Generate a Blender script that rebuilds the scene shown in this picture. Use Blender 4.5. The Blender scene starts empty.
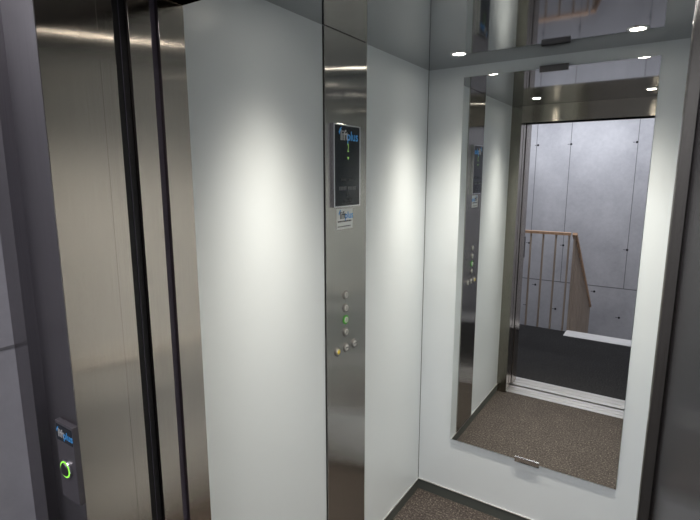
import bpy, bmesh, math, random
from mathutils import Vector, Matrix
random.seed(4)
col = bpy.context.scene.collection
sc = bpy.context.scene
PI = math.pi

# ------------------------------------------------------------------ materials
def mat(name, base, rough=.5, metal=0., **kw):
    m = bpy.data.materials.new(name); m.use_nodes = True
    b = m.node_tree.nodes['Principled BSDF']
    b.inputs['Base Color'].default_value = (*base, 1)
    b.inputs['Roughness'].default_value = rough
    b.inputs['Metallic'].default_value = metal
    for k, v in kw.items():
        b.inputs[k.replace('_', ' ')].default_value = v
    return m
def nodes(m): return m.node_tree.nodes, m.node_tree.links, m.node_tree.nodes['Principled BSDF']

def coords(N, L, scale):
    tc = N.new('ShaderNodeNewGeometry')
    mp = N.new('ShaderNodeVectorMath'); mp.operation = 'MULTIPLY'
    mp.inputs[1].default_value = scale
    L.new(tc.outputs['Position'], mp.inputs[0])
    return mp.outputs[0]
def noise(N, L, scale, sc3=(1,1,1), detail=4, rough=.6):
    n = N.new('ShaderNodeTexNoise'); n.inputs['Scale'].default_value = scale
    n.inputs['Detail'].default_value = detail; n.inputs['Roughness'].default_value = rough
    L.new(coords(N, L, sc3), n.inputs['Vector'])
    return n.outputs['Fac']
def ramp(N, L, fac, stops):
    r = N.new('ShaderNodeValToRGB')
    e = r.color_ramp.elements
    while len(e) < len(stops): e.new(.5)
    for i, (p, c) in enumerate(stops):
        e[i].position = p; e[i].color = (*c, 1)
    L.new(fac, r.inputs['Fac']); return r.outputs['Color']

def steel(name, base, rough, aniso, horiz=False, var=.06, smudge=.05, spread=.55, vertical=False):
    """brushed stainless steel, grain running vertically"""
    m = mat(name, base, rough, 1.)
    N, L, b = nodes(m)
    b.inputs['Anisotropic'].default_value = aniso
    g = N.new('ShaderNodeNewGeometry')
    cr = N.new('ShaderNodeVectorMath'); cr.operation = 'CROSS_PRODUCT'
    cr.inputs[1].default_value = (0, 0, 1)
    L.new(g.outputs['True Normal'], cr.inputs[0])
    tan = cr.outputs[0]
    if vertical:
        cb = N.new('ShaderNodeCombineXYZ'); cb.inputs[2].default_value = 1; tan = cb.outputs[0]
    if aniso > 0:
        L.new(tan, b.inputs['Tangent'])
        # the fine scratches of the brushing tilt the surface sideways
        wn = N.new('ShaderNodeTexWhiteNoise'); wn.noise_dimensions = '3D'
        L.new(coords(N, L, (7919., 7919., 7919.)), wn.inputs['Vector'])
        mm = N.new('ShaderNodeMath'); mm.operation = 'MULTIPLY_ADD'; mm.inputs[1].default_value = spread; mm.inputs[2].default_value = -spread/2
        L.new(wn.outputs['Value'], mm.inputs[0])
        sv = N.new('ShaderNodeVectorMath'); sv.operation = 'SCALE'; L.new(tan, sv.inputs[0]); L.new(mm.outputs[0], sv.inputs['Scale'])
        ad = N.new('ShaderNodeVectorMath'); ad.operation = 'ADD'; L.new(g.outputs['Normal'], ad.inputs[0]); L.new(sv.outputs[0], ad.inputs[1])
        nz = N.new('ShaderNodeVectorMath'); nz.operation = 'NORMALIZE'; L.new(ad.outputs[0], nz.inputs[0])
        L.new(nz.outputs[0], b.inputs['Normal'])
    s = noise(N, L, 1, (900, 900, 6) if not horiz else (8, 900, 900), 2)
    w = noise(N, L, 3.2, (1, 1, .8), 2, .5)
    lo = tuple(c*(1-var) for c in base); hi = tuple(min(1, c*(1+var)) for c in base)
    c1 = ramp(N, L, s, [(.3, lo), (.7, hi)])
    mix = N.new('ShaderNodeMixRGB'); mix.blend_type = 'MULTIPLY'; mix.inputs[0].default_value = 1
    L.new(c1, mix.inputs[1])
    L.new(ramp(N, L, w, [(.3, (1-smudge,)*3), (.7, (1, 1, 1))]), mix.inputs[2])
    L.new(mix.outputs[0], b.inputs['Base Color'])
    mr = N.new('ShaderNodeMapRange'); mr.inputs['From Min'].default_value = .3; mr.inputs['From Max'].default_value = .7
    mr.inputs['To Min'].default_value = rough*.95; mr.inputs['To Max'].default_value = rough*1.06
    L.new(w, mr.inputs['Value']); L.new(mr.outputs[0], b.inputs['Roughness'])
    return m

M = {}
M['steel'] = steel('brushed_steel', (.60, .545, .49), .145, 1, spread=.26)
M['steel_header'] = steel('header_steel', (.42, .385, .335), .20, 1, vertical=True, spread=.4)
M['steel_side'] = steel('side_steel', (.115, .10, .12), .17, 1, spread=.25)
M['steel_panel'] = steel('panel_steel', (.50, .485, .46), .14, 1, spread=.40)
M['steel_frame'] = steel('frame_steel', (.40, .385, .40), .33, .8)
M['steel_dark'] = steel('dark_steel', (.22, .215, .22), .35, .8)
M['steel_inner'] = steel('return_inner_steel', (.31, .295, .255), .16, 1, spread=.3)  # darker copy of the brushed steel, with dim reflections put into its colour
M['ceiling'] = steel('ceiling_steel', (.45, .455, .465), .055, 0, True, .02, .02)
M['chrome'] = mat('chrome', (.75, .75, .75), .12, 1)
M['alu'] = mat('aluminium', (.80, .79, .77), .30, 1)
M['mirror'] = mat('mirror_silver', (.90, .92, .91), .0, 1)
M['glass_edge'] = mat('mirror_edge', (.35, .48, .44), .2)
M['black'] = mat('matt_black', (.006, .006, .008), .5)  # plain black, also painted where only the dark of a gap shows
M['seal_gap'] = mat('seal_gap_tone', (.10, .085, .12), .4)  # purple light in the door gap put into the colour; the bead shares it
M['screen'] = mat('screen_glass', (.012, .018, .026), .12)
M['base'] = mat('skirting_metal', (.10, .11, .105), .4, .15)
M['white_ink'] = mat('white_ink', (.5, .5, .5), .5)
M['box_steel'] = mat('box_steel', (.16, .15, .165), .45, .6)
M['blue_ink_glow'] = mat('blue_ink_glow', (.06, .28, .60), .5)
M['blue_ink_glow'].node_tree.nodes['Principled BSDF'].inputs['Emission Color'].default_value = (.05, .3, .7, 1)
M['blue_ink_glow'].node_tree.nodes['Principled BSDF'].inputs['Emission Strength'].default_value = .12  # faint emission added so the printed blue looks brighter
M['grey_ink'] = mat('grey_ink', (.16, .17, .18), .5)
M['dim_ink'] = mat('dim_ink', (.05, .055, .06), .5)
M['dark_ink'] = mat('dark_ink', (.03, .03, .04), .5)
M['paper'] = mat('sticker_paper', (.78, .80, .80), .4)
def emis(name, c, s):
    m = mat(name, (0, 0, 0), .5)
    b = m.node_tree.nodes['Principled BSDF']
    b.inputs['Emission Color'].default_value = (*c, 1); b.inputs['Emission Strength'].default_value = s
    return m
M['green_led'] = emis('green_led', (.35, 1., .10), 1.1)
M['green_dim'] = emis('green_led_dim', (.12, .60, .06), .32)
M['digit'] = emis('digit_led', (.55, 1., .25), .45)
M['ring'] = mat('button_rim', (.30, .29, .28), .35, .8)
M['cap'] = mat('button_cap', (.62, .62, .60), .35, .3)
M['yellow'] = mat('alarm_yellow', (.75, .60, .08), .4)
M['lens'] = emis('spot_lens', (1., .93, .82), 26)

# white wall laminate
m = M['white'] = mat('white_laminate', (.66, .72, .71), .34)
N, L, b = nodes(m)
b.inputs['Specular IOR Level'].default_value = .45
L.new(ramp(N, L, noise(N, L, 1.2), [(.3, (.655, .70, .735)), (.7, (.68, .725, .755))]), b.inputs['Base Color'])

def concrete(name, lo, hi, joints=None):
    m = mat(name, hi, .75); N, L, b = nodes(m)
    n1 = noise(N, L, 1.6, (1, 1, .8), 8, .62); n2 = noise(N, L, 22, (1, 1, 1), 6, .7)
    a = N.new('ShaderNodeMath'); a.operation = 'MULTIPLY_ADD'; a.inputs[1].default_value = .3
    L.new(n2, a.inputs[0]); L.new(n1, a.inputs[2])
    L.new(ramp(N, L, a.outputs[0], [(.45, lo), (.85, hi)]), b.inputs['Base Color'])
    bp = N.new('ShaderNodeBump'); bp.inputs['Strength'].default_value = .15; bp.inputs['Distance'].default_value = .01
    L.new(n2, bp.inputs['Height']); L.new(bp.outputs[0], b.inputs['Normal'])
    return m
M['concrete'] = concrete('raw_concrete', (.37, .37, .40), (.52, .52, .55))
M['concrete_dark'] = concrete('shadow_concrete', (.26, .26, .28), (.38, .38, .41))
M['nosing'] = concrete('pale_concrete', (.55, .55, .56), (.7, .7, .7))
M['joint'] = mat('joint_line', (.20, .20, .21), .9)
M['hole'] = mat('tie_hole', (.03, .03, .035), .9)

def carpet(name, dark, light, sp, s=260):
    m = mat(name, dark, .9); N, L, b = nodes(m)
    b.inputs['Specular IOR Level'].default_value = .25
    n1 = noise(N, L, s, (1, 1, 1), 3, .8)
    n2 = noise(N, L, 9, (1, 1, 1), 4, .6)
    c = ramp(N, L, n1, [(.38, dark), (.53, light), (.68, sp)])
    mix = N.new('ShaderNodeMixRGB'); mix.blend_type = 'MULTIPLY'; mix.inputs[0].default_value = 1
    L.new(c, mix.inputs[1]); L.new(ramp(N, L, n2, [(.3, (.85,)*3), (.7, (1.1,)*3)]), mix.inputs[2])
    L.new(mix.outputs[0], b.inputs['Base Color'])
    bp = N.new('ShaderNodeBump'); bp.inputs['Strength'].default_value = .5; bp.inputs['Distance'].default_value = .004
    L.new(n1, bp.inputs['Height']); L.new(bp.outputs[0], b.inputs['Normal'])
    return m
M['cab_floor'] = carpet('cabin_floor_speckle', (.022, .0185, .0175), (.050, .043, .039), (.165, .143, .13), 105)
M['land_floor'] = carpet('landing_carpet', (.008, .008, .009), (.022, .022, .024), (.075, .072, .07), 90)
def wood(name, lo, hi):
    m = mat(name, hi, .5); N, L, b = nodes(m)
    L.new(ramp(N, L, noise(N, L, 6, (4, 4, .5)), [(.3, lo), (.7, hi)]), b.inputs['Base Color'])
    return m
M['handrail'] = wood('oak_handrail', (.46, .29, .18), (.60, .40, .27))
M['baluster'] = wood('oak_baluster', (.36, .30, .25), (.46, .38, .32))

# ------------------------------------------------------------------ builders
def link(name, bm, material, parent=None, smooth=False):
    me = bpy.data.meshes.new(name); bmesh.ops.recalc_face_normals(bm, faces=bm.faces)
    bm.to_mesh(me); bm.free()
    o = bpy.data.objects.new(name, me); col.objects.link(o)
    if material: me.materials.append(material)
    if smooth:
        for p in me.polygons: p.use_smooth = True
    if parent:
        o.parent = parent
        o.matrix_parent_inverse = Matrix.Identity(4)
        o.location = -world_loc(parent)
    return o
def world_loc(o):
    v = Vector(o.location)
    while o.parent:
        o = o.parent; v += Vector(o.location)
    return v
def box(bm, x0, x1, y0, y1, z0, z1, bev=0, seg=2):
    r = bmesh.ops.create_cube(bm, size=1)
    vs = r['verts']
    for v in vs:
        v.co = Vector(((x0+x1)/2+v.co.x*(x1-x0), (y0+y1)/2+v.co.y*(y1-y0), (z0+z1)/2+v.co.z*(z1-z0)))
    if bev:
        es = {e for v in vs for e in v.link_edges}
        bmesh.ops.bevel(bm, geom=list(es), offset=bev, segments=seg, affect='EDGES', profile=.5)
    return bm
def B(*a, **k): return box(bmesh.new(), *a, **k)
def prism(pts, z0, z1, bm=None):
    bm = bm or bmesh.new()
    lo = [bm.verts.new((x, y, z0)) for x, y in pts]; hi = [bm.verts.new((x, y, z1)) for x, y in pts]
    bm.faces.new(lo); bm.faces.new(list(reversed(hi)))
    n = len(pts)
    for i in range(n): bm.faces.new((lo[i], lo[(i+1) % n], hi[(i+1) % n], hi[i]))
    return bm
def lathe(profile, axis='Z', c=(0, 0, 0), seg=40, bm=None):
    """profile: (radius, height) points; closed by end caps where the radius is not zero"""
    bm = bm or bmesh.new(); rings = []
    for r, h in profile:
        if r < 1e-6: rings.append([bm.verts.new((0, 0, h))])
        else: rings.append([bm.verts.new((r*math.cos(2*PI*i/seg), r*math.sin(2*PI*i/seg), h)) for i in range(seg)])
    for a, b_ in zip(rings, rings[1:]):
        for i in range(seg):
            j = (i+1) % seg
            if len(a) == 1 and len(b_) == 1: continue
            if len(a) == 1: bm.faces.new((a[0], b_[i], b_[j]))
            elif len(b_) == 1: bm.faces.new((a[i], a[j], b_[0]))
            else: bm.faces.new((a[i], a[j], b_[j], b_[i]))
    if axis == 'X': rot = Matrix.Rotation(PI/2, 4, 'Y')
    elif axis == '-Y': rot = Matrix.Rotation(PI/2, 4, 'X')
    elif axis == '-Z': rot = Matrix.Rotation(PI, 4, 'X')
    else: rot = Matrix.Identity(4)
    bmesh.ops.transform(bm, matrix=Matrix.Translation(c) @ rot, verts=[v for R in rings for v in R])
    return bm
def tag(o, label=None, cat=None, group=None, kind=None):
    if label: o['label'] = label
    if cat: o['category'] = cat
    if group: o['group'] = group
    if kind: o['kind'] = kind
    return o
def struct(name, bm, m, parent=None):
    o = link(name, bm, m, parent)
    if not parent: o['kind'] = 'structure'
    return o
def thing(name, loc, label, cat, group=None, kind=None):
    o = bpy.data.objects.new(name, None); col.objects.link(o); o.location = loc
    o.empty_display_size = .05
    return tag(o, label, cat, group, kind)
def text(name, s, size, material, parent, origin, facing, xscale=1., extr=.0002, bold=.0):
    """lettering lying on a surface. facing '+X': reads along +Y; facing '-Y': reads along +X"""
    cu = bpy.data.curves.new(name, 'FONT'); cu.body = s; cu.size = size
    cu.align_x = 'CENTER'; cu.align_y = 'CENTER'; cu.extrude = extr; cu.offset = bold
    t = bpy.data.objects.new(name, cu); col.objects.link(t)
    bpy.context.view_layer.update()
    me = bpy.data.meshes.new_from_object(t.evaluated_get(bpy.context.evaluated_depsgraph_get()))
    bpy.data.objects.remove(t)
    if facing == '+X': R = Matrix(((0, 0, 1), (1, 0, 0), (0, 1, 0))).to_4x4()
    else: R = Matrix(((1, 0, 0), (0, 0, -1), (0, 1, 0))).to_4x4()
    me.transform(Matrix.Translation(origin) @ R @ Matrix.Diagonal((xscale, 1, 1, 1)))
    o = bpy.data.objects.new(name, me); col.objects.link(o)
    me.materials.clear(); me.materials.append(material)
    o.parent = parent; o.location = -world_loc(parent)
    return o

# ------------------------------------------------------------------ main dimensions
XL, XR = -.97, .10          # cabin side walls
YB, YF = 2.140, .729        # cabin back wall, inner face of the front return
H = 2.10
OL, OR = -.90, .004         # door opening
DH = 1.985                  # door height

# ---- cabin shell
struct('floor', B(XL-.02, XR+.02, .700, YB+.02, -.03, 0), M['cab_floor'])
struct('ceiling', B(XL-.02, XR+.02, .666, YB+.02, H, H+.04), M['ceiling'])
wl = struct('wall_left', B(XL-.03, XL, YF, YB, .0, H), M['white'])
wb = struct('wall_back', B(XL-.03, XR+.03, YB, YB+.03, .0, H), M['white'])
struct('wall_right', B(XR, XR+.03, YF, YB, .0, H), M['white'])
# dark silicone corner joint
struct('joint', B(XL, XL+.0018, YB-.0018, YB, .06, H), M['dim_ink'], wb)
# skirting: a metal strip with a thin bright top lip
def skirting(name, a, lip):
    o = struct(name, B(*a), M['base'])
    struct('lip', B(*lip), M['alu'], o)
skirting('baseboard_left', (XL, XL+.004, YF, YB, 0, .054), (XL, XL+.0055, YF, YB, .054, .0575))
skirting('baseboard_back', (XL+.004, XR-.004, YB-.004, YB, 0, .054), (XL+.0055, XR-.0055, YB-.0055, YB, .054, .0575))
skirting('baseboard_right', (XR-.004, XR, YF, YB, 0, .054), (XR-.0055, XR, YF, YB, .054, .0575))

# ---- cabin front: brushed steel returns and header
wf = bpy.data.objects.new('wall_front', None); col.objects.link(wf); wf['kind'] = 'structure'
struct('return_panel', B(XL-.03, OL, .666, YF, 0, H, bev=.0004), M['steel'], wf)
struct('return_panel', B(OR, XR+.03, .666, YF, 0, H, bev=.0004), M['steel'], wf)
for o in wf.children:      # face towards the cabin: darker steel, its dim reflection put into the colour
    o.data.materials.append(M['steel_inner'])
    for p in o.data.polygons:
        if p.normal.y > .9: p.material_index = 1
struct('header', B(OL, OR, .666, YF, DH, H, bev=.0015), M['steel_header'], wf)

# ---- cabin sliding door, slid open behind the return (its edge shows)
d = bpy.data.objects.new('door_1', None); col.objects.link(d); d['kind'] = 'structure'; d.location = (-1.2, .62, 0)
struct('door_panel', B(-1.34, OL-.001, .599, .648, .012, DH+.02, bev=.0006), M['steel'], d)
struct('gap_shade_fill', B(-1.34, OL-.009, .649, .6655, .0, DH+.06), M['seal_gap'], d)  # strip added in the open gap to stand for its dim purple depth
struct('guide_rail', B(-1.34, .14, .599, .660, DH+.02, H+.04), M['black'], d)

# ---- landing door, slid open inside the frame
d = bpy.data.objects.new('door_2', None); col.objects.link(d); d['kind'] = 'structure'; d.location = (-1.2, .55, 0)
struct('door_panel', B(-1.40, OL-.0004, .5353, .567, .012, DH+.02, bev=.0004), M['steel'], d)
struct('gap_shade_fill', B(-1.34, OL-.010, .568, .598, .0, DH+.06), M['black'], d)  # black sheet added to close the gap and keep it dark
struct('seal_bead', B(OL-.010, OL-.0088, .5845, .5857, .0, DH+.04), M['seal_gap'], d)
struct('door_edge', B(OR, .0150, .556, .60, .0, DH+.02, bev=.001), M['steel_inner'], d)
struct('guide_rail', B(-1.34, .14, .546, .598, DH+.015, H+.04), M['black'], d)

# ---- landing door frame
LF = 2.0
f = bpy.data.objects.new('door_3', None); col.objects.link(f); f['kind'] = 'structure'; f.location = (-.95, .43, 0)
bm = prism([(OL, .535), (OL, .430), (-1.013, .430), (-1.013, .535)], 0, LF+.11)
struct('frame_jamb', bm, M['steel'], f)
# its landing-side face, and the raised outer edge
struct('frame_face', prism([(OL-.0005, .4298), (OL-.0005, .4285), (-1.013, .4285), (-1.013, .4298)], 0, LF+.11), M['steel_frame'], f)
struct('frame_edge', prism([(-1.013, .535), (-1.013, .407), (-1.0715, .407), (-1.0715, .535)], 0, LF+.17), M['steel_frame'], f)
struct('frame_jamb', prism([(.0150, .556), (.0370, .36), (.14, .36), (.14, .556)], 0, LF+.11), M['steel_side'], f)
struct('frame_header', B(-1.013, .14, .430, .535, LF, LF+.11), M['steel_frame'], f)

# ---- sills
def sill(name, y0, y1, grooves, label):
    t = thing(name, ((OL+OR)/2, (y0+y1)/2, -.03), label, 'door sill')
    bm = bmesh.new(); ztop = .0015
    # profile across y, extruded along x: ridges with two deep guide grooves
    prof = []; y = y0; n = 11; w = (y1-y0)/n
    for i in range(n):
        a = y0+i*w
        deep = i in grooves
        prof += [(a, ztop-(.012 if deep else 0)), (a+w*.62, ztop-(.012 if deep else 0)),
                 (a+w*.64, ztop-(.014 if deep else .006)), (a+w*.98, ztop-(.014 if deep else .006))]
    prof.append((y1, ztop))
    prof += [(y1, -.04), (y0, -.04)]
    x0, x1 = OL-.16, OR+.10
    a = [bm.verts.new((x0, p[0], p[1])) for p in prof]; b_ = [bm.verts.new((x1, p[0], p[1])) for p in prof]
    bm.faces.new(a); bm.faces.new(list(reversed(b_)))
    for i in range(len(prof)):
        j = (i+1) % len(prof); bm.faces.new((a[i], a[j], b_[j], b_[i]))
    link('sill_plate', bm, M['alu'], t)
    return t
sill('door_sill', .570, .6995, (3, 7), 'grooved aluminium door sill along the edge of the speckled cabin floor')
sill('door_sill', .385, .545, (3, 7), 'grooved aluminium door sill along the edge of the dark landing floor')
struct('sill_gap_shade', B(OL-.16, OR+.10, .545, .570, -.06, -.025), M['black'])  # black strip standing for the shade in the gap between the sills

# ------------------------------------------------------------------ mirror
MX0, MX1, MZ0, MZ1 = -.800, -.070, .338, 2.052
MY = 2.1338
t = thing('wall_mirror', ((MX0+MX1)/2, YB, MZ0), 'tall frameless rectangular mirror on the white back wall of the cabin', 'mirror')
g = link('mirror_glass', B(MX0, MX1, MY, MY+.0040, MZ0, MZ1), M['glass_edge'], t)
g.data.materials.append(M['mirror'])
for p in g.data.polygons:
    if abs(p.normal.y) > .9: p.material_index = 1
link('backing_board', B(MX0+.03, MX1-.03, MY+.0040, YB, MZ0+.03, MZ1-.03), M['dim_ink'], t)
MC = -.430
for z, s in ((MZ0, 1), (MZ1, -1)):
    bm = bmesh.new()
    za, zb = (z-.010, z+.014) if s > 0 else (z-.014, z+.010)
    box(bm, MC-.054, MC+.054, MY-.0045, MY-.0008, za, zb, bev=.001)
    if s > 0: box(bm, MC-.054, MC+.054, MY-.0045, YB, za, za+.003)
    else: box(bm, MC-.054, MC+.054, MY-.0045, YB, zb-.003, zb)
    tag(link('clip', bm, M['chrome'] if s > 0 else M['steel_dark'], t), ('polished metal clip under the mirror' if s > 0 else 'dark metal clip at the mirror top edge'))

# ------------------------------------------------------------------ control panel column
CX = XL+.006
t = thing('control_panel', (XL, 1.455, .058), 'full-height brushed steel control column with black display and round buttons', 'control panel')
link('column_plate', B(XL, CX, 1.325, 1.586, .058, H-.001, bev=.0008), M['steel_panel'], t)
link('edge_gap', B(XL, XL+.0012, 1.3212, 1.3249, .058, H-.001), M['black'], t)
# display
dy0, dy1, dz0, dz1 = 1.357, 1.524, 1.521, 1.803
bm = bmesh.new()
box(bm, CX, CX+.012, dy0, dy0+.006, dz0, dz1, bev=.0008)
box(bm, CX, CX+.012, dy1-.005, dy1, dz0, dz1, bev=.0008)
box(bm, CX, CX+.012, dy0+.006, dy1-.005, dz0, dz0+.005, bev=.0008)
box(bm, CX, CX+.012, dy0+.006, dy1-.005, dz1-.005, dz1, bev=.0008)
fr = link('display_frame', bm, M['chrome'], t)
ds = link('display_screen', B(CX, CX+.0105, dy0+.006, dy1-.005, dz0+.005, dz1-.005), M['screen'], t)
FX = CX+.0106
def logo(parent, o, facing, k, white, prefix='lettering'):
    """small blue tick, 'Lift' in white, 'plus' in blue; k = overall width"""
    ox, oy, oz = o
    def at(u, w=0):
        return (ox, oy+u*k, oz+w*k) if facing == '+X' else (ox+u*k, oy, oz+w*k)
    text(prefix, 'lift', .44*k, white, parent, at(-.19, 0), facing, 1.0, bold=.006*k)
    text(prefix, 'plus', .40*k, M['blue_ink_glow'], parent, at(.275, -.01), facing, 1.0, bold=.006*k)
    bm = bmesh.new()
    pts = [(-.50, .10), (-.42, .22), (-.33, .26), (-.36, .20), (-.42, .12), (-.46, .02)]
    vs = []
    for e in (0, .0004):
        ring = []
        for u, w in pts:
            p = Vector(at(u, w)); p += Vector((e, 0, 0)) if facing == '+X' else Vector((0, -e, 0))
            ring.append(bm.verts.new(p))
        vs.append(ring)
    bm.faces.new(vs[0]); bm.faces.new(vs[1])
    for i in range(len(pts)): bm.faces.new((vs[0][i], vs[0][(i+1) % len(pts)], vs[1][(i+1) % len(pts)], vs[1][i]))
    link('emblem', bm, M['blue_ink_glow'], parent)
logo(ds, (FX, 1.443, 1.765), '+X', .112, M['white_ink'])
text('digit', '2', .040, M['digit'], ds, (FX, 1.445, 1.724), '+X', .5)
bm = bmesh.new()      # small arrow under the floor number
vs = [bm.verts.new((FX+e, 1.445+u, 1.690+w)) for e in (0, .0005) for u, w in ((-.006, .004), (.006, .004), (0, -.006))]
bm.faces.new(vs[:3]); bm.faces.new(vs[3:])
for i in range(3): bm.faces.new((vs[i], vs[(i+1) % 3], vs[3+(i+1) % 3], vs[3+i]))
link('arrow', bm, M['digit'], ds)
bm = bmesh.new()
for (ya, yb_, za, zb, n) in ((1.388, 1.436, 1.579, 1.592, 5), (1.445, 1.495, 1.579, 1.592, 5)):
    w = (yb_-ya)/n
    for i in range(n): box(bm, FX, FX+.0003, ya+i*w, ya+i*w+w*.78, za, zb)
link('lettering', bm, M['grey_ink'], ds)
for (ya, yb_, za, zb, n) in ((1.402, 1.434, 1.612, 1.620, 4), (1.450, 1.486, 1.612, 1.620, 4), (1.405, 1.475, 1.534, 1.537, 7)):
    bm = bmesh.new(); w = (yb_-ya)/n
    for i in range(n): box(bm, FX, FX+.0003, ya+i*w, ya+i*w+w*.7, za, zb)
    link('small_print', bm, M['dim_ink'], ds)
for y_, z_ in ((1.441, 1.563), (1.424, 1.547), (1.458, 1.547)):
    link('pictogram', lathe([(0, 0), (.006, 0), (.006, .0003), (0, .0003)], 'X', (FX, y_, z_), 16), M['dim_ink'], ds)
# sticker below the display
sk = link('sticker', B(CX, CX+.0006, 1.387, 1.490, 1.442, 1.514), M['paper'], t)
logo(sk, (CX+.0007, 1.442, 1.490), '+X', .085, M['dark_ink'])
bm = bmesh.new()
for (za, zb, y1_) in ((1.467, 1.472, 1.482), (1.450, 1.453, 1.476)):
    y_ = 1.394
    while y_ < y1_:
        w = random.uniform(.004, .011); box(bm, CX+.0006, CX+.0009, y_, min(y_+w, y1_), za, zb); y_ += w+.002
link('print_lines', bm, M['dark_ink'], sk)
# push buttons
def button(parent, y, z, sym, ring=None, symmat=None):
    b_ = link('button', lathe([(0, 0), (.0172, 0), (.0172, .0022), (.0162, .0032), (.0150, .0032), (.0146, .0020), (0, .0020)], 'X', (CX, y, z)), M['ring'] if not ring else ring, parent, False)
    link('light_ring', lathe([(.0144, .0020), (.0144, .0030), (.0118, .0030), (.0118, .0020)], 'X', (CX, y, z)), ring or M['steel_dark'], b_)
    link('cap', lathe([(.0112, .0018), (.0112, .0048), (.0100, .0056), (0, .0056)], 'X', (CX, y, z)), M['cap'], b_)
    if sym: text('symbol', sym, .017, symmat or M['dark_ink'], b_, (CX+.0057, y, z), '+X', bold=.0004)
    return b_
for z, s, rg in ((1.197, '3', None), (1.147, '2', None), (1.102, '1', M['green_dim']), (1.055, '0', None)):
    button(t, 1.4435, z, s, rg)
bb = button(t, 1.390, .993, '', None)
link('symbol', prism([(0, 0)]*0 or [(0.0, .0075), (.0065, -.005), (-.0065, -.005)], 0, .0006), M['yellow'], bb)
s_ = bb.children[-1]; s_.data.transform(Matrix.Translation((CX+.0060, 1.390, .993)) @ Matrix(((0, 0, 1), (1, 0, 0), (0, 1, 0))).to_4x4())
link('disc', lathe([(0, .0056), (.0085, .0056), (.0085, .0060), (0, .0060)], 'X', (CX, 1.390, .993)), M['yellow'], bb)
button(t, 1.446, .993, '><')
button(t, 1.502, .993, '<>')

# ------------------------------------------------------------------ handrail on the other side wall
hx = XR-.050
t = thing('handrail', (XR, 1.43, .885), 'horizontal steel handrail opposite the control column, mirrored as thin lines in the jamb steel', 'handrail')
def rod(p, q, rad, bm=None, seg=24):
    p, q = Vector(p), Vector(q); bm = bm or bmesh.new(); n0 = len(bm.verts)
    lathe([(0, 0), (rad*.8, 0), (rad, rad*.2), (rad, (q-p).length-rad*.2), (rad*.8, (q-p).length), (0, (q-p).length)], 'Z', (0, 0, 0), seg, bm)
    new = list(bm.verts)[n0:]
    bmesh.ops.transform(bm, matrix=Matrix.Translation(p) @ (q-p).to_track_quat('Z', 'Y').to_matrix().to_4x4(), verts=new)
    return bm
link('rail', rod((hx, .83, .885), (hx, 2.03, .885), .019), M['alu'], t, True)
for y_ in (.95, 1.43, 1.91):
    bk = link('bracket', rod((hx, y_, .885), (XR-.002, y_, .885), .007), M['chrome'], t, True)
    link('wall_plate', rod((XR-.004, y_, .885), (XR, y_, .885), .024), M['chrome'], bk)

# ------------------------------------------------------------------ landing call station
t = thing('call_panel', (-.932, .4285, 1.00), 'slim steel call box with green-lit button on the landing door frame', 'call panel')
cy0 = .4170
link('housing', B(-.961, -.8970, cy0, .4285, 1.000, 1.163, bev=.0012, seg=3), M['box_steel'], t)
lp = link('name_plate', B(-.9585, -.9000, cy0-.0006, cy0, 1.124, 1.157), M['screen'], t)
logo(lp, (-.9290, cy0-.0008, 1.1395), '-Y', .054, M['white_ink'])
bc = (-.9290, cy0, 1.070)
b_ = link('button', lathe([(0, 0), (.0190, 0), (.0190, .004), (.0178, .0052), (.0165, .0052), (.0162, .0035), (0, .0035)], '-Y', bc), M['chrome'], t)
link('light_ring', lathe([(.0166, .0035), (.0166, .0058), (.0142, .0058), (.0142, .0035)], '-Y', bc), M['green_led'], b_)
link('cap', lathe([(.0138, .0030), (.0138, .0062), (.0124, .0074), (0, .0074)], '-Y', bc), M['steel_dark'], b_)

# ------------------------------------------------------------------ ceiling spotlights
BEAM_N, BEAM_I, SPILL = 17, 36., .05
def spot_proto():
    root = thing('ceiling_spotlight', (0, 0, H), 'x', 'spotlight', 'recessed ceiling spotlights')
    link('trim_ring', lathe([(.0240, .004), (.0250, -.0030), (.0300, -.0035), (.0345, -.0010), (.0345, .0)], 'Z', (0, 0, H)), M['chrome'], root, True)
    link('lens', lathe([(.0238, -.0008), (.0150, -.0022), (0, -.0028)], 'Z', (0, 0, H)), M['lens'], root, True)
    return root
# one lamp: a small disc facing down, bright narrow beam, weak spill towards the horizontal
beam = bpy.data.lights.new('spot_light', 'AREA'); beam.shape = 'DISK'; beam.size = .044; beam.energy = 1; beam.color = (1., .925, .80)
beam.use_nodes = True
bn, bl = beam.node_tree.nodes, beam.node_tree.links
em = bn['Emission']; gm = bn.new('ShaderNodeNewGeometry'); dt = bn.new('ShaderNodeVectorMath'); dt.operation = 'DOT_PRODUCT'; ab = bn.new('ShaderNodeMath'); ab.operation = 'ABSOLUTE'
bl.new(gm.outputs['Incoming'], dt.inputs[0]); bl.new(gm.outputs['Normal'], dt.inputs[1]); bl.new(dt.outputs['Value'], ab.inputs[0])
pw = bn.new('ShaderNodeMath'); pw.operation = 'POWER'; pw.inputs[1].default_value = BEAM_N; bl.new(ab.outputs[0], pw.inputs[0])
ml = bn.new('ShaderNodeMath'); ml.operation = 'MULTIPLY_ADD'; ml.inputs[1].default_value = BEAM_I; ml.inputs[2].default_value = SPILL
bl.new(pw.outputs[0], ml.inputs[0]); bl.new(ml.outputs[0], em.inputs['Strength'])
spots = [((-.742, 1.915), 'round recessed ceiling spotlight near the back corner beside the control column wall'),
         ((-.136, 1.915), 'round recessed ceiling spotlight above the mirror edge farther from the control column'),
         ((-.742, 1.030), 'round recessed spotlight near the cabin door on the control column side, seen in the mirror'),
         ((-.136, 1.030), 'round recessed spotlight near the cabin door opposite the control column, seen in the mirror')]
proto = spot_proto()
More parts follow.
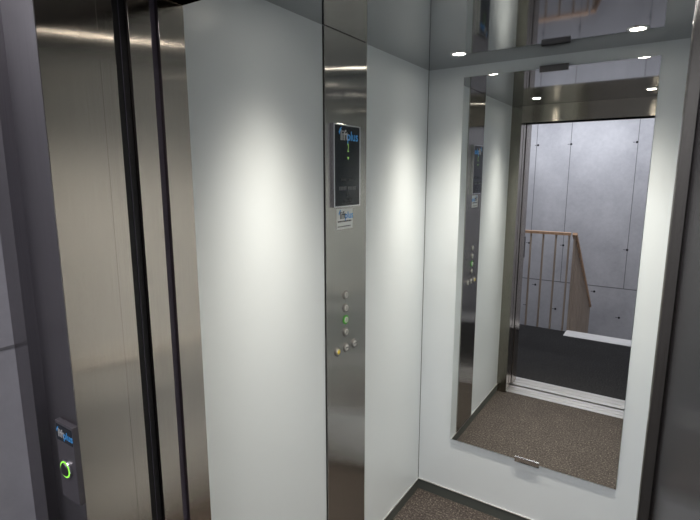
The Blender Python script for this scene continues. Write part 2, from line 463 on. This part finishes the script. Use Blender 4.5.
for i, ((x, y), lab) in enumerate(spots):
    if i == 0: o = proto
    else:
        o = proto.copy(); col.objects.link(o)
        for ch in proto.children:
            c = ch.copy(); col.objects.link(c); c.parent = o
    o.location = (x, y, H); o['label'] = lab
    lo = bpy.data.objects.new('spot_light', beam); col.objects.link(lo); lo.location = (x, y, H-.0040)

# ------------------------------------------------------------------ landing
struct('landing_floor', B(-3., 1.6, -1.10, .385, -.22, 0), M['land_floor'])
struct('landing_nosing', B(-.78, .45, -1.14, -.935, -.20, .006, bev=.003), M['nosing'])
YW = -3.12
lw = struct('landing_wall_rear', B(-3., 1.6, YW-.2, YW, -2.9, 2.75), M['concrete'])
bm = bmesh.new()
for x in (-2.45, -1.65, -1.20, -.40, .40, 1.2): box(bm, x-.004, x+.004, YW, YW+.0015, .11, 2.75)
for x in (-2.45, -1.95, -1.05, -.15, .75): box(bm, x-.002, x+.002, YW, YW+.0015, -2.9, .11)
box(bm, -3., 1.6, YW, YW+.0015, .104, .116)
struct('formwork_joint', bm, M['joint'], lw)
bm = bmesh.new()
for z, xs in ((2.05, (-1.743, -1.63, -1.196, -.412, .40)), (.644, (-1.666, -1.199, -.403, .40)), (.027, (-1.542, -.752)), (-.30, (-1.652, -1.24, -.42))):
    for x in xs:
        lathe([(0, 0), (.015, 0), (.015, .002), (0, .002)], 'Z', (0, 0, 0), 16, bm)
        new = list(bm.verts)[-34:]
        bmesh.ops.transform(bm, matrix=Matrix.Translation((x, YW, z)) @ Matrix.Rotation(-PI/2, 4, 'X'), verts=new)
        box(bm, x-.045, x-.02, YW, YW+.0012, z-.003, z+.003)
struct('tie_hole', bm, M['hole'], lw)
# concrete beside and above the lift door
wlc = struct('landing_wall_left', B(-1.75, -1.072, .0, .76, -.2, 2.75), M['concrete'])
struct('formwork_joint', B(-1.072, -1.0712, .0, .407, 1.291, 1.297), M['joint'], wlc)
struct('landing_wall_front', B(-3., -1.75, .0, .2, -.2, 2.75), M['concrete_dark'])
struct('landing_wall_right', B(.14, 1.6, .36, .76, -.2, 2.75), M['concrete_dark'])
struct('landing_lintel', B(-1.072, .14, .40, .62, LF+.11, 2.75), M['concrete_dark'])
struct('landing_wall_side', B(-3.2, -3., YW, .2, -2.9, 2.75), M['concrete'])
struct('landing_wall_end', B(1.6, 1.8, YW, .76, -2.9, 2.75), M['concrete'])
struct('landing_ceiling', B(-3.2, 1.8, YW-.2, .76, 2.75, 2.95), M['concrete'])
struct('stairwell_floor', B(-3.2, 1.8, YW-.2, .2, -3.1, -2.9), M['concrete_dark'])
# unseen black enclosure behind the door edges, added to keep stray light out
sh = struct('shaft_blackout', B(-1.40, -1.36, .535, .76, -.06, 2.3), M['black'])
struct('side', B(-1.40, XL-.03, .729, .76, -.06, 2.3), M['black'], sh)

# stairs going down from the landing
bm = bmesh.new()
n = 9; rise, going = .17, .26
for i in range(n):
    y = -1.14-i*going; z = -(i+1)*rise
    box(bm, -.76, .45, max(y-going, YW), y, z-.20, z)
struct('stairs', bm, M['nosing'])

# balustrades
def bar(bm, p, q, wy, wz):
    """rectangular bar from p to q (in the YZ plane or along X)"""
    p, q = Vector(p), Vector(q); d_ = (q-p); L_ = d_.length; d_.normalize()
    side = Vector((1, 0, 0)) if abs(d_.x) < .5 else Vector((0, 1, 0))
    up = side.cross(d_)
    r = bmesh.ops.create_cube(bm, size=1)
    for v in r['verts']:
        c = v.co.copy(); v.co = (p+q)/2 + d_*c.x*L_ + side*c.y*wy + up*c.z*wz
    return bm
t = thing('stair_balustrade', (-1.5, -1.145, -.12), 'wooden balustrade with square balusters along the landing edge, seen in the mirror', 'balustrade')
YR = -1.148
link('handrail', bar(bmesh.new(), (-2.30, YR, 1.030), (-.812, YR, 1.030), .045, .028), M['handrail'], t)
x = -.826
while x > -2.30:
    link('baluster', B(x-.008, x+.008, YR-.012, YR+.012, -.20, 1.018), M['baluster'], t)
    x -= .127
t = thing('stair_balustrade', (-.78, -1.2, -.12), 'wooden balustrade sloping down beside the stairs, its bars merging edge-on in the mirror', 'balustrade')
y0_, z0_, y1_, sl = -1.148, 1.03, -2.93, .66
link('handrail', bar(bmesh.new(), (-.7735, y0_+.01, z0_+.005), (-.7735, y1_, z0_-(y0_-y1_)*sl), .045, .028), M['handrail'], t)
y = y0_-.01; 
while y > y1_:
    zt = z0_-(y0_-y)*sl
    link('baluster', B(-.784, -.766, y-.012, y+.012, zt-1.16 if y < y0_-.05 else -.20, zt-.012), M['baluster'], t)
    y -= .11

# ------------------------------------------------------------------ landing light
def area(loc, sx, sy, e, c, rot=(0, 0, 0)):
    a = bpy.data.lights.new('landing_light', 'AREA'); a.shape = 'RECTANGLE'; a.size = sx; a.size_y = sy; a.energy = e; a.color = c
    o = bpy.data.objects.new('landing_light', a); col.objects.link(o); o.location = loc; o.rotation_euler = rot
area((-1.0, -2.3, 2.70), 2.4, .35, 43, (.93, .94, 1.))
area((-.5, -.65, 2.70), .9, .5, 22, (1., .965, .975))

w = bpy.data.worlds.new('world'); sc.world = w; w.use_nodes = True
w.node_tree.nodes['Background'].inputs[0].default_value = (.5, .55, .65, 1)
w.node_tree.nodes['Background'].inputs[1].default_value = .05

# ------------------------------------------------------------------ camera
cd = bpy.data.cameras.new('camera'); cam = bpy.data.objects.new('camera', cd); col.objects.link(cam)
cd.sensor_width = 36; cd.lens = 484/700*36; cd.clip_start = .01
cam.location = (0, 0, 1.632)
cam.rotation_euler = (math.radians(90-9.96), 0, math.radians(33.2))
sc.camera = cam

sc.view_settings.view_transform = 'Standard'
sc.view_settings.look = 'None'
sc.view_settings.exposure = .22; sc.view_settings.gamma = .93
sc.cycles.max_bounces = 14; sc.cycles.glossy_bounces = 10; sc.cycles.diffuse_bounces = 6
sc.cycles.caustics_reflective = True
sc.cycles.sample_clamp_indirect = 6
